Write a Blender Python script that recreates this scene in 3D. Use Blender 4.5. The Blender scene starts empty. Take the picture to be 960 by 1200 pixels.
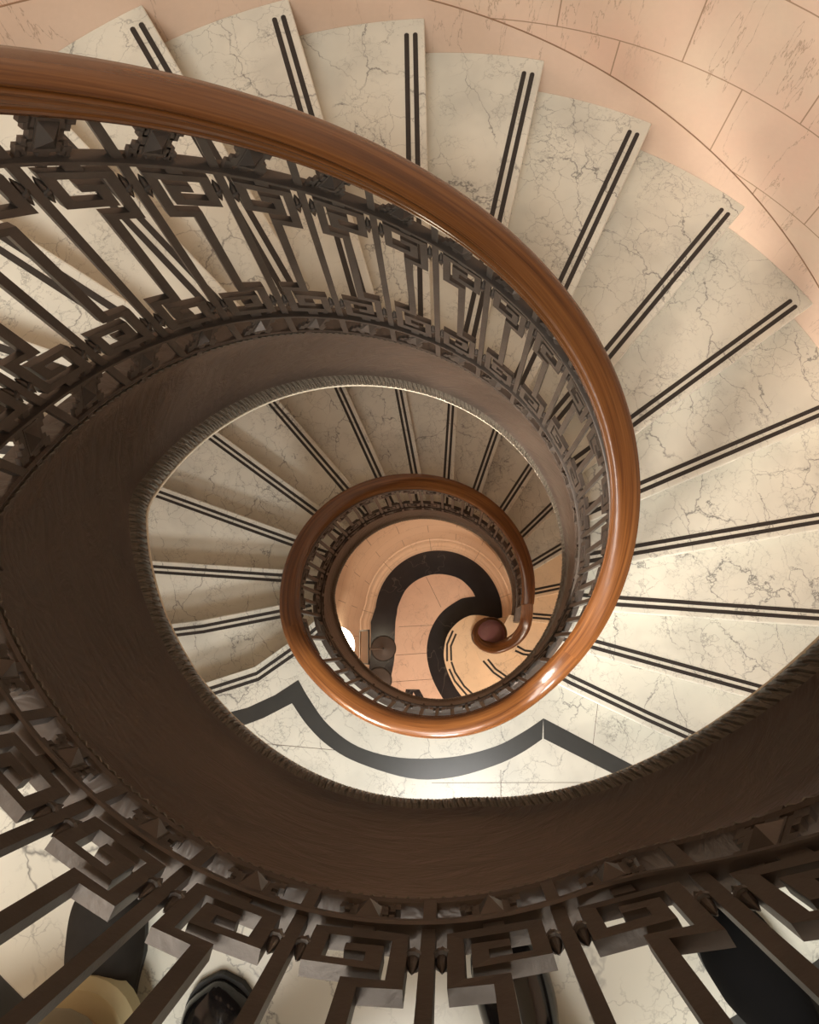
import bpy, bmesh, math, random
from mathutils import Vector, Matrix
sin, cos, pi = math.sin, math.cos, math.pi
rad, deg = math.radians, math.degrees
TW = 2*pi
random.seed(7)
S = bpy.context.scene
COL = S.collection

# ------------------------------------------------------------------ camera, world, lights, exposure
Q = dict(f=847.644, pt=0.18904, ro=-0.27121, x=-0.00705, y=-0.30878, z=7.00526, thN=-0.80871, dN=0.23823,
         thM=-0.33145, dM=0.25887, h=1.055, Rw=0.6706, drop=0.33388, Ro=2.07, eN=-0.07273, eM=-0.05803,
         a1=0.03803, b1=0.03566, a2=-0.00045, b2=-0.00236, a3=0.00369, b3=0.0103, rN=0.1653, Rc=0.63634,
         hc=0.16571, thU=5.04031, hcL=0.08386, dropL=0.61613)
cam = bpy.data.cameras.new('camera')
cam.sensor_fit = 'VERTICAL'; cam.sensor_height = 24; cam.lens = Q['f']/1200*24
cam.clip_start = 0.02
co = bpy.data.objects.new('camera', cam); COL.objects.link(co); S.camera = co
R = Vector((0.9634466, -0.26312802, -0.05034182)); U = Vector((0.26790045, 0.94628356, 0.18104357)); F = R.cross(U)*-1
co.matrix_world = Matrix.Translation((Q['x'], Q['y'], Q['z'])) @ Matrix((R, U, -F)).transposed().to_4x4()

w = bpy.data.worlds.new('world'); S.world = w; w.use_nodes = True
w.node_tree.nodes['Background'].inputs[0].default_value = (1.0, 0.93, 0.82, 1)
w.node_tree.nodes['Background'].inputs[1].default_value = 0.25

def area(name, loc, size, power, color, rot=(0, 0, 0), sy=None):
    l = bpy.data.lights.new(name, 'AREA'); l.energy = power; l.color = color
    l.shape = 'RECTANGLE'; l.size = size; l.size_y = sy or size
    o = bpy.data.objects.new(name, l); o.location = loc; o.rotation_euler = rot; COL.objects.link(o); return o
area('light_landing_edge', (-.3, -1.6, 5.26), .8, 24, (1.0, 0.98, 0.95), sy=.6)
area('light_landing_hall', (-.6, -2.8, 5.2), .5, 72, (1.0, 0.96, 0.90), rot=Vector((.3, 2.6, -2.2)).to_track_quat('-Z', 'Y').to_euler(), sy=.5)
area('light_landing_side', (-1.75, -1.9, 5.3), .5, 20, (1.0, 0.86, 0.72), rot=Vector((2.35, 2.0, -1.35)).to_track_quat('-Z', 'Y').to_euler()).data.spread = rad(48)
area('light_upper_hall', (-.9, -1.5, 8.85), 1.5, 205, (1.0, 0.975, 0.90), sy=1.2)
area('light_ground_hall', (-.3, -2.3, 2.2), 1.0, 88, (1.0, 0.83, 0.66))

S.view_settings.view_transform = 'Standard'; S.view_settings.look = 'None'
S.view_settings.exposure = 0.0; S.view_settings.gamma = 1.0; S.view_settings.use_curve_mapping = False

# ------------------------------------------------------------------ materials
class NT:
    def __init__(s, name, rough=.5, metal=0., color=(1, 1, 1), spec=.5):
        s.m = bpy.data.materials.new(name); s.m.use_nodes = True; s.t = s.m.node_tree
        s.b = s.t.nodes['Principled BSDF']
        s.b.inputs['Roughness'].default_value = rough; s.b.inputs['Metallic'].default_value = metal
        s.b.inputs['Base Color'].default_value = (*color, 1); s.b.inputs['Specular IOR Level'].default_value = spec
    def n(s, typ, **kw):
        n = s.t.nodes.new(typ)
        for k, v in kw.items():
            if k.startswith('_'): setattr(n, k[1:], v)
            else:
                i = int(k[1:]) if k[0] == 'i' and k[1:].isdigit() else k.replace('__', ' ')
                if isinstance(v, bpy.types.NodeSocket): s.t.links.new(v, n.inputs[i])
                else: n.inputs[i].default_value = v
        return n
    def L(s, a, b): s.t.links.new(a, b)
    def pos(s): return s.n('ShaderNodeNewGeometry').outputs['Position']
    def noise(s, vec, scale, detail=5, rough=.55, dist=0.):
        return s.n('ShaderNodeTexNoise', Vector=vec, Scale=scale, Detail=detail, Roughness=rough, Distortion=dist)
    def ramp(s, fac, pts):
        r = s.n('ShaderNodeValToRGB'); s.L(fac, r.inputs[0]); e = r.color_ramp.elements
        while len(e) < len(pts): e.new(.5)
        for el, (p, c) in zip(e, pts):
            el.position = p; el.color = (*c, 1) if len(c) == 3 else c
        return r.outputs[0]
    def mix(s, fac, a, b, mode='MIX'):
        m = s.n('ShaderNodeMix', _data_type='RGBA', _blend_type=mode)
        for sock, v in ((m.inputs[0], fac), (m.inputs[6], a), (m.inputs[7], b)):
            if isinstance(v, bpy.types.NodeSocket): s.L(v, sock)
            else: sock.default_value = v if not isinstance(v, tuple) or len(v) == 4 else (*v, 1)
        return m.outputs[2]
    def math(s, op, a, b=0.):
        m = s.n('ShaderNodeMath', _operation=op)
        for sock, v in zip(m.inputs, (a, b)):
            if isinstance(v, bpy.types.NodeSocket): s.L(v, sock)
            else: sock.default_value = v
        return m.outputs[0]
    def vein(s, vec, scale, width, dist=.6, detail=4):
        n = s.noise(vec, scale, detail, .6, dist)
        a = s.math('ABSOLUTE', s.math('SUBTRACT', n.outputs['Fac'], .5))
        return s.ramp(a, [(0, (1, 1, 1)), (width, (0, 0, 0))])
    def bump(s, h, strength, dist=.01):
        b = s.n('ShaderNodeBump', Strength=strength, Distance=dist); s.L(h, b.inputs['Height']); s.L(b.outputs[0], s.b.inputs['Normal'])

def marble(name, c1, c2, veinc, rough=.28, dens=1.0, offs=0.):
    t = NT(name, rough)
    p = t.n('ShaderNodeVectorMath', _operation='ADD', i0=t.pos(), i1=(offs, offs*.7, offs*.3)).outputs[0]
    wp = t.noise(p, 3.0, 6, .6).outputs['Color']
    st = t.n('ShaderNodeVectorMath', _operation='MULTIPLY_ADD', i0=wp, i1=(.30, .30, .30), i2=p).outputs[0]
    wp2 = t.noise(p, 9.0, 6, .65).outputs['Color']
    st2 = t.n('ShaderNodeVectorMath', _operation='MULTIPLY_ADD', i0=wp2, i1=(.10, .10, .10), i2=p).outputs[0]
    base = t.mix(t.ramp(t.noise(p, 2.5, 4).outputs['Fac'], [(.35, (0, 0, 0)), (.65, (1, 1, 1))]), c1, c2)
    def crack(vec, sc, wd):
        v = t.n('ShaderNodeTexVoronoi', _feature='DISTANCE_TO_EDGE', Vector=vec, Scale=sc)
        return t.ramp(v.outputs['Distance'], [(0, (1, 1, 1)), (wd, (0, 0, 0))])
    def msk(sc, lo, hi): return t.ramp(t.noise(p, sc, 3).outputs['Fac'], [(lo, (0, 0, 0)), (hi, (1, 1, 1))])
    sq = t.n('ShaderNodeVectorMath', _operation='MULTIPLY', i0=st, i1=(1.0, .42, 1)).outputs[0]
    v1 = t.math('MULTIPLY', crack(sq, 3.4, .010), msk(5., .40, .55))
    v2 = t.math('MULTIPLY', crack(st2, 11., .020), msk(3.6, .44, .58))
    v3 = t.math('MULTIPLY', crack(st2, 30., .05), msk(6.5, .53, .64))
    v4 = t.math('MULTIPLY', t.vein(st, 5., .007, .4, 6), msk(4.2, .45, .60))
    mask2 = msk(3.1, .50, .70)
    tot = t.math('MINIMUM', t.math('ADD', t.math('ADD', v1, t.math('MULTIPLY', v2, .7)), t.math('ADD', t.math('MULTIPLY', v3, .55), t.math('MULTIPLY', v4, .6))), 1.)
    cloud = t.mix(t.math('MULTIPLY', mask2, .20*dens), base, veinc)
    t.L(t.mix(t.math('MULTIPLY', tot, .85*dens), cloud, veinc), t.b.inputs['Base Color'])
    return t.m
MARB = marble('white_marble', (.73, .72, .635), (.63, .63, .56), (.14, .14, .135))
MARB_P = marble('pink_floor_marble', (.76, .56, .44), (.68, .48, .37), (.30, .20, .16), .3, .7, 3.1)
MARB_S = marble('warm_step_marble', (.80, .63, .45), (.74, .57, .39), (.36, .26, .18), .3, .7, 5.7)

t = NT('black_marble_inlay', .22); p = t.pos()
t.L(t.mix(t.math('MULTIPLY', t.vein(p, 1.1, .003, .6), .5), t.mix(t.noise(p, 8, 4).outputs['Fac'], (.010, .010, .013), (.024, .022, .026)), (.12, .11, .10)), t.b.inputs['Base Color']); BLACK = t.m
t = NT('dark_grip_strip', .5); t.L(t.mix(t.noise(t.pos(), 60, 3).outputs['Fac'], (.012, .010, .009), (.035, .030, .027)), t.b.inputs['Base Color']); GRIP = t.m
t = NT('grey_marble_band', .3); p = t.pos()
t.L(t.mix(t.noise(p, 9, 5).outputs['Fac'], (.028, .029, .029), (.05, .052, .05)), t.b.inputs['Base Color']); GREYB = t.m

def stone(name, c1, c2, veinc, uv=True):
    t = NT(name, .45); p = t.pos()
    uvn = t.n('ShaderNodeUVMap').outputs[0]
    base = t.mix(t.ramp(t.noise(p, 1.7, 5, .6).outputs['Fac'], [(.35, (0, 0, 0)), (.68, (1, 1, 1))]), c1, c2)
    base = t.mix(t.math('MULTIPLY', t.noise(p, 45, 3).outputs['Fac'], .22), base, tuple(x*.7 for x in c1))
    st = t.n('ShaderNodeVectorMath', _operation='MULTIPLY', i0=uvn, i1=(2.6, .42, 1)).outputs[0]
    v = t.vein(st, 1.7, .0032, .12, 7)
    m = t.ramp(t.noise(p, 1.3, 2).outputs['Fac'], [(.40, (0, 0, 0)), (.55, (1, 1, 1))])
    base = t.mix(t.math('MULTIPLY', t.math('MULTIPLY', v, m), .7), base, veinc)
    if uv:
        br = t.n('ShaderNodeTexBrick', Vector=uvn, Scale=1.0, Mortar__Size=.0028, Mortar__Smooth=.2, Brick__Width=.488, Row__Height=.37, _offset=.5)
        t.L(base, br.inputs['Color1']); t.L(base, br.inputs['Color2']); br.inputs['Mortar'].default_value = (.34, .22, .14, 1)
        t.L(br.outputs['Color'], t.b.inputs['Base Color'])
    else: t.L(base, t.b.inputs['Base Color'])
    return t.m
STONE = stone('pink_wall_stone', (.70, .555, .43), (.73, .50, .385), (.30, .19, .12))
STONE_T = stone('pink_skirting_stone', (.69, .51, .395), (.72, .55, .44), (.30, .19, .13), False)
DRUM = stone('drum_wall_stone', (.80, .60, .44), (.75, .54, .38), (.34, .2, .12))

t = NT('dark_bronze_iron', .42, .55); p = t.pos()
t.L(t.mix(t.noise(p, 14, 5).outputs['Fac'], (.052, .043, .037), (.115, .096, .082)), t.b.inputs['Base Color'])
t.bump(t.noise(p, 90, 3).outputs['Fac'], .25, .002); IRON = t.m
t = NT('brown_painted_fascia', .38, .15); p = t.pos()
t.L(t.mix(t.ramp(t.noise(p, 3, 5).outputs['Fac'], [(.3, (0, 0, 0)), (.7, (1, 1, 1))]), (.046, .034, .027), (.080, .059, .046)), t.b.inputs['Base Color'])
t.bump(t.noise(t.n('ShaderNodeVectorMath', _operation='MULTIPLY', i0=p, i1=(1, 1, 2.2)).outputs[0], 9, 4, .6, .8).outputs['Fac'], .35, .02); FASC = t.m
t = NT('bronze_leaf_moulding', .45, .4); p = t.pos()
t.L(t.mix(t.noise(p, 25, 4).outputs['Fac'], (.085, .075, .060), (.17, .15, .12)), t.b.inputs['Base Color']); MOULD = t.m
t = NT('cream_plaster', .7); t.L(t.mix(t.noise(t.pos(), 8, 4).outputs['Fac'], (.66, .61, .49), (.76, .71, .58)), t.b.inputs['Base Color']); PLAST = t.m
t = NT('varnished_wood', .26); p = t.pos()
uvn = t.n('ShaderNodeUVMap').outputs[0]
g = t.noise(t.n('ShaderNodeVectorMath', _operation='MULTIPLY', i0=uvn, i1=(.8, 14, 1)).outputs[0], 3, 5, .6, .3).outputs['Fac']
t.L(t.ramp(g, [(.30, (.062, .020, .006)), (.5, (.122, .045, .012)), (.72, (.185, .075, .021))]), t.b.inputs['Base Color'])
t.b.inputs['Coat Weight'].default_value = .35; t.b.inputs['Coat Roughness'].default_value = .08; t.b.inputs['Specular IOR Level'].default_value = .3
t.bump(t.noise(p, 14, 3).outputs['Fac'], .12, .01); WOOD = t.m
t = NT('dark_seam', .5); t.L(t.mix(t.noise(t.pos(), 40).outputs['Fac'], (.05, .02, .008), (.09, .04, .015)), t.b.inputs['Base Color']); SEAM = t.m
t = NT('stone_joint', .7); t.L(t.mix(t.noise(t.pos(), 30).outputs['Fac'], (.26, .15, .09), (.34, .21, .13)), t.b.inputs['Base Color']); JOINT = t.m
t = NT('plum_newel_cap', .16); t.L(t.mix(t.noise(t.pos(), 30, 4).outputs['Fac'], (.19, .085, .095), (.26, .12, .12)), t.b.inputs['Base Color']); t.b.inputs['Coat Weight'].default_value = .6; CAP = t.m
def simple(name, c1, c2, rough, scale=20, metal=0., bump=0.):
    t = NT(name, rough, metal); n = t.noise(t.pos(), scale, 4).outputs['Fac']
    t.L(t.mix(n, c1, c2), t.b.inputs['Base Color'])
    if bump: t.bump(n, bump, .01)
    return t.m
def matte(m):
    m.node_tree.nodes['Principled BSDF'].inputs['Specular IOR Level'].default_value = .08; return m
LEATHER = simple('black_polished_leather', (.006, .006, .007), (.014, .013, .014), .14)
SUEDE = matte(simple('dark_grey_suede', (.025, .023, .021), (.05, .046, .042), .9, 30))
BEIGE = simple('beige_trouser_cloth', (.24, .20, .13), (.31, .26, .17), .85, 12, bump=.1)
CREAM = simple('cream_cuff_cloth', (.55, .48, .28), (.62, .55, .34), .85, 40)
BLKCL = matte(simple('black_cloth', (.004, .004, .004), (.009, .009, .010), .9, 14))
GREYCL = simple('charcoal_cloth', (.03, .03, .032), (.05, .05, .052), .8, 14)
SKIN = simple('skin', (.50, .30, .21), (.56, .35, .25), .5, 30)
HAIR = simple('dark_hair', (.015, .01, .008), (.04, .025, .018), .5, 60)
SOLE = simple('shoe_sole', (.01, .01, .01), (.02, .02, .02), .6)
DARKM = simple('dark_metal', (.02, .017, .015), (.045, .038, .032), .4, 30, .5)
SIGNF = simple('sign_card', (.42, .27, .18), (.46, .30, .20), .7, 4)
STB = simple('stand_base_metal', (.060, .046, .040), (.090, .070, .060), .45, 30, .2)
t = NT('lamp_glass', .3); t.b.inputs['Emission Color'].default_value = (1, .86, .62, 1); t.b.inputs['Emission Strength'].default_value = 14
t.L(t.mix(t.noise(t.pos(), 20).outputs['Fac'], (.9, .85, .75), (1, .95, .85)), t.b.inputs['Base Color']); LAMP = t.m

# ------------------------------------------------------------------ object helpers
def link(name, me, mat, parent=None):
    o = bpy.data.objects.new(name, me); COL.objects.link(o)
    if mat and me and not me.materials: me.materials.append(mat)
    if parent: o.parent = parent
    return o
def mk(name, verts, faces, mat, parent=None, smooth=False, uvs=None, fix=True):
    me = bpy.data.meshes.new(name); me.from_pydata([tuple(v) for v in verts], [], faces)
    if uvs:
        l = me.uv_layers.new(name='UVMap')
        for lp in me.loops: l.data[lp.index].uv = uvs[lp.vertex_index]
    if fix:
        bm = bmesh.new(); bm.from_mesh(me); bmesh.ops.recalc_face_normals(bm, faces=bm.faces); bm.to_mesh(me); bm.free()
    if smooth:
        me.polygons.foreach_set('use_smooth', [True]*len(me.polygons)); me.set_sharp_from_angle(angle=rad(38))
    me.update()
    return link(name, me, mat, parent)
def tag(o, label=None, cat=None, group=None, kind=None):
    if label: o['label'] = label
    if cat: o['category'] = cat
    if group: o['group'] = group
    if kind: o['kind'] = kind
    return o
def thing(name, loc, label, cat, group=None):
    o = bpy.data.objects.new(name, None); o.empty_display_size = .1; COL.objects.link(o); o.location = loc
    tag(o, label, cat, group); bpy.context.view_layer.update(); return o
def place(child, parent):   # child built in world coordinates
    child.parent = parent; child.matrix_parent_inverse = parent.matrix_world.inverted(); return child
def prism(poly, z0, z1):
    n = len(poly); v = [(x, y, z0) for x, y in poly]+[(x, y, z1) for x, y in poly]
    return v, [tuple(range(n))[::-1], tuple(range(n, 2*n))]+[(i, (i+1) % n, n+(i+1) % n, n+i) for i in range(n)]

# ------------------------------------------------------------------ stair geometry
r = .165
Z1, Z2 = 18*r, 36*r
def shp(t): return 1+Q['a1']*cos(t)+Q['b1']*sin(t)+Q['a2']*cos(2*t)+Q['b2']*sin(2*t)+Q['a3']*cos(3*t)+Q['b3']*sin(3*t)
def raw(t, off, offL):
    zM = r*(4+(t-Q['thM'])/Q['dM'])+off
    zN = Z1+r*(1+(t-Q['thN']-TW)/Q['dN'])+off
    zU = Z2+r*((t-Q['thU']-TW)/Q['dN'])+off
    if t < 4.4: return min(zM, Z1+offL)
    if t < 4.4+TW: return min(max(zN, Z1+offL), Z2+offL)
    return max(Z2+offL, zU)
def zz(t, off, offL, sm=.05):
    return sum(raw(t+sm*k, off, offL) for k in (-1.5, -1, -.5, 0, .5, 1, 1.5))/7
def P(t, z, R_): s = shp(t)*R_; return Vector((s*cos(t), s*sin(t), z))
def ztop(t): return zz(t, Q['hc'], Q['hcL'])
def zbot(t): return zz(t, -Q['drop'], -Q['dropL'], .03)
def zbar(t): return zz(t, .262, .165)      # underside of bottom bar
def zhi(t): return zz(t, .852, .852)       # underside of top bar
def zrail(t): return zz(t, Q['h'], Q['h'], .12)
T0 = rad(-24.)
CUTS = [T0, rad(185.5), rad(313.), rad(549), rad(660), rad(716)]

def sweep(name, t0, t1, prof, mat, parent, step=rad(1.6), close=True, taper=None, smooth=True):
    """prof(t) -> list of (R, z) ; closed ring profile swept along the well curve"""
    n = max(2, int((t1-t0)/step)+1); V = []; Fc = []; UV = []
    s = 0
    for i in range(n+1):
        t = t0+(t1-t0)*i/n; pr = prof(t); m = len(pr)
        if i: s += (t1-t0)/n*.65
        L_ = 0
        for j, (R_, z) in enumerate(pr):
            V.append(P(t, z, R_)); UV.append((s, j/m))
    for i in range(n):
        for j in range(m if close else m-1):
            a = i*m+j; b = i*m+(j+1) % m; Fc.append((a, b, b+m, a+m))
    if close: Fc += [tuple(range(m)), tuple(range(n*m, n*m+m))]
    o = mk(name, V, Fc, mat, None, smooth, UV)
    if parent: place(o, parent)
    return o

# noses : (direction deg, tangential offset)
NOSE = {'N2': (-30.78, -0.12), 'N3': (-19.5, -0.077), 'N4': (-5.82, -0.075), 'N5': (7.51, -0.055), 'N6': (20.67, -0.044), 'N7': (34.84, -0.058), 'N8': (49.5, -0.075), 'N9': (61.96, -0.033), 'N10': (75.6, -0.043), 'N11': (90.38, -0.082), 'N12': (104.08, -0.084),
        'M4': (-20.16, -0.032), 'M5': (-3.8, -0.072), 'M6': (15.22, -0.138), 'M7': (28.29, -0.107), 'M8': (41.02, -0.065), 'M9': (55.22, -0.047), 'M10': (70.64, -0.07), 'M11': (85.14, -0.074), 'M12': (99.05, -0.052), 'M13': (115.13, -0.079), 'M14': (128.39, -0.04), 'M15': (144.73, -0.069), 'M16': (160.64, -0.091)}
RO = Q['Ro']
def onray(d, e, R_):
    L_ = math.sqrt(R_*R_-e*e); return Vector((L_*cos(d)-e*sin(d), L_*sin(d)+e*cos(d)))
def hit(p0, p1, R_):
    d = (p1-p0).normalized(); b = p1.dot(d); c = p1.length_squared-R_*R_
    return p1+d*(-b+math.sqrt(b*b-c))
def rin(t): return .682*shp(t)
def nose(fl, k):
    """polyline from the well edge to the wall"""
    key = fl+str(k)
    def clipin(m):
        m = [v.copy() for v in m]
        for _ in range(60):
            if m[0].length >= rin(math.atan2(m[0].y, m[0].x)): break
            m[0] = m[0]+(m[1]-m[0]).normalized()*.003
        return m
    if key == 'M17': m = [Vector((-.70, .155)), Vector((-.881, .171)), Vector((-1.341, .207)), Vector((-1.558, .239))]; return clipin(m[:-1]+[hit(m[2], m[3], RO)])
    if key == 'M18': m = [Vector((-.64, .03)), Vector((-.845, -.066)), Vector((-1.062, -.144)), Vector((-1.394, -.157))]; return clipin(m[:-1]+[hit(m[2], m[3], RO)])
    if key in ('N17', 'N18'):
        a = rad(-2.5); return clipin([Vector((v.x*cos(a)-v.y*sin(a), v.x*sin(a)+v.y*cos(a))) for v in nose('M', k)])
    if key == 'N1': m = [Vector((.455, -.615)), Vector((.532, -.687)), Vector((.851, -.962)), Vector((1.038, -1.115))]; return clipin(m[:-1]+[hit(m[2], m[3], RO)])
    if key in NOSE: d, e = rad(NOSE[key][0]), NOSE[key][1]
    elif fl == 'N': d, e = Q['thN']+(k-1)*Q['dN'], Q['eN']
    elif fl == 'M': d, e = Q['thM']+(k-4)*Q['dM'], Q['eM']
    else: d, e = Q['thU']+k*Q['dN'], -.08
    Ri = .68
    for _ in range(6):
        a = onray(d, e, Ri); Ri = rin(math.atan2(a.y, a.x))
    return [onray(d, e, Ri), onray(d, e, RO)]
def offset(pl, d):
    """shift a polyline sideways (to its left for positive d)"""
    out = []
    for i, p in enumerate(pl):
        a = (pl[min(i+1, len(pl)-1)]-pl[max(i-1, 0)]).normalized(); out.append(p+Vector((-a.y, a.x))*d)
    return out
def arcpts(a, b, R_=None, n=6):
    ta, tb = math.atan2(a.y, a.x), math.atan2(b.y, b.x)
    if tb-ta > pi: tb -= TW
    if tb-ta < -pi: tb += TW
    o = []
    for i in range(1, n):
        t = ta+(tb-ta)*i/n; rr = R_ if R_ else rin(t); o.append(Vector((rr*cos(t), rr*sin(t))))
    return o

def strip_poly(pl, d, wd, s0, s1):
    """polygon of a narrow strip at distance d behind the nose"""
    def cut(pl):
        L_ = [0]
        for a, b in zip(pl, pl[1:]): L_.append(L_[-1]+(b-a).length)
        tot = L_[-1]; lo, hi = s0, tot-s1; out = []
        def at(s):
            for i in range(len(pl)-1):
                if s <= L_[i+1]+1e-9: return pl[i].lerp(pl[i+1], (s-L_[i])/(L_[i+1]-L_[i]))
            return pl[-1]
        out = [at(lo)]+[pl[i] for i in range(1, len(pl)-1) if lo < L_[i] < hi]+[at(hi)]; return out
    a = cut(offset(pl, d)); b = cut(offset(pl, d+wd))
    e = (a[-1]-a[-2]).normalized(); m = (a[-1]+b[-1])/2
    end = [m+e*wd*.5*cos(q)+(b[-1]-m)*sin(q) for q in (-pi/3, -pi/6, 0, pi/6, pi/3)]
    return [(v.x, v.y) for v in a+end+b[::-1]]

def tread(fl, k, ztread, parent, nxt, nosemat=MARB, strips=True):
    a = nose(fl, k); b = offset(nxt, .03)
    poly = a+arcpts(a[-1], b[-1], RO, 8)+b[::-1]+arcpts(b[0], a[0])
    V, Fc = prism([(v.x, v.y) for v in poly], ztread-.036, ztread)
    o = mk('tread', V, Fc, nosemat)
    bv = o.modifiers.new('bevel', 'BEVEL'); bv.width = .006; bv.segments = 2; bv.limit_method = 'ANGLE'
    place(o, parent)
    if strips:
        for d in (.027, .060):
            V, Fc = prism(strip_poly(a, d, .0185, .0, .075), ztread-.004, ztread+.0012)
            place(mk('grip_strip', V, Fc, GRIP), o)
    return o
def riser(fl, k, z0, z1, parent, mat=MARB):
    a = offset(nose(fl, k), .022); b = offset(nose(fl, k), .05)
    V, Fc = prism([(v.x, v.y) for v in a+b[::-1]], z0, z1)
    place(mk('riser', V, Fc, mat), parent)

# ------------------------------------------------------------------ setting: walls, floors
def cyl_wall(name, t0, t1, R_, th, z0f, z1f, mat, n=None, uv0=0.):
    n = n or int((t1-t0)/rad(2)); V = []; UV = []; Fc = []
    for i in range(n+1):
        t = t0+(t1-t0)*i/n
        for RR, z in ((R_, z0f(t)), (R_, z1f(t)), (R_+th, z1f(t)), (R_+th, z0f(t))):
            V.append((RR*cos(t), RR*sin(t), z)); UV.append((t*R_+uv0, z-4.62+.37*30))
    for i in range(n):
        for j in range(4): a = i*4+j; b = i*4+(j+1) % 4; Fc.append((a, b, b+4, a+4))
    Fc += [(0, 1, 2, 3), (n*4, n*4+1, n*4+2, n*4+3)]
    return tag(mk(name, V, Fc, mat, None, True, UV), kind='structure')
cyl_wall('wall_stair', rad(-58), rad(198), RO, .12, lambda t: 0, lambda t: 9, STONE, uv0=.015)
def box(name, a, b, mat, kind='structure'):
    V = [(x, y, z) for x in (a[0], b[0]) for y in (a[1], b[1]) for z in (a[2], b[2])]
    Fc = [(0, 1, 3, 2), (4, 5, 7, 6), (0, 1, 5, 4), (2, 3, 7, 6), (0, 2, 6, 4), (1, 3, 7, 5)]
    UV = [(v[0]+v[1], v[2]) for v in V]
    o = mk(name, V, Fc, mat, None, False, UV)
    return tag(o, kind=kind) if kind else o
box('wall_left', (-3.12, -4.5, 0), (-3, -.4, 9), STONE)
box('wall_right', (3, -4.5, 0), (3.12, -1.5, 9), STONE)
box('wall_back', (-3.12, -4.62, 0), (3.12, -4.5, 9), STONE)
box('wall_left_return', (-3, -.72, 0), (-1.98, -.6, 9), STONE)
box('wall_right_return', (1.12, -1.9, 0), (3, -1.78, 9), STONE)
box('ceiling', (-3.12, -4.62, 9), (3.12, 2.25, 9.1), PLAST)
box('floor', (-3.12, -4.62, -.12), (3.12, 2.25, 0), MARB_P)

# helical skirting on the stair wall
def skirt(name, t0, t1, zl):
    V = []; Fc = []; UV = []; n = int((t1-t0)/rad(2))
    for i in range(n+1):
        t = t0+(t1-t0)*i/n; z = zl(t)
        for RR, zc in ((RO-.003, z-.30), (RO-.003, z+.110), (RO-.002, z+.111), (RO+.01, z+.111), (RO+.01, z-.30)):
            V.append((RR*cos(t), RR*sin(t), zc)); UV.append((t*RR, zc))
    for i in range(n):
        for j in range(5): a = i*5+j; b = i*5+(j+1) % 5; Fc.append((a, b, b+5, a+5))
    Fc += [tuple(range(5)), tuple(range(n*5, n*5+5))]
    return tag(mk(name, V, Fc, STONE_T, None, True, UV), kind='structure')
def seam(name, t0, t1, zl):
    V = []; Fc = []; n = int((t1-t0)/rad(1.5))
    for i in range(n+1):
        t = t0+(t1-t0)*i/n; z = zl(t)
        for RR, zc in ((RO-.0036, z+.1085), (RO-.0036, z+.1125), (RO+.004, z+.1125), (RO+.004, z+.1085)): V.append((RR*cos(t), RR*sin(t), zc))
    for i in range(n):
        for j in range(4): a = i*4+j; b = i*4+(j+1) % 4; Fc.append((a, b, b+4, a+4))
    return tag(mk(name, V, Fc, JOINT), kind='structure')
seam('trim_20', rad(-40), rad(196), lambda t: Z1+r*(1+(t-Q['thN'])/Q['dN']))
skirt('trim_1', rad(-40), rad(196), lambda t: Z1+r*(1+(t-Q['thN'])/Q['dN']))
skirt('trim_2', rad(-50), rad(196), lambda t: max(.2, r*(4+(t-Q['thM'])/Q['dM'])))

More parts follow.
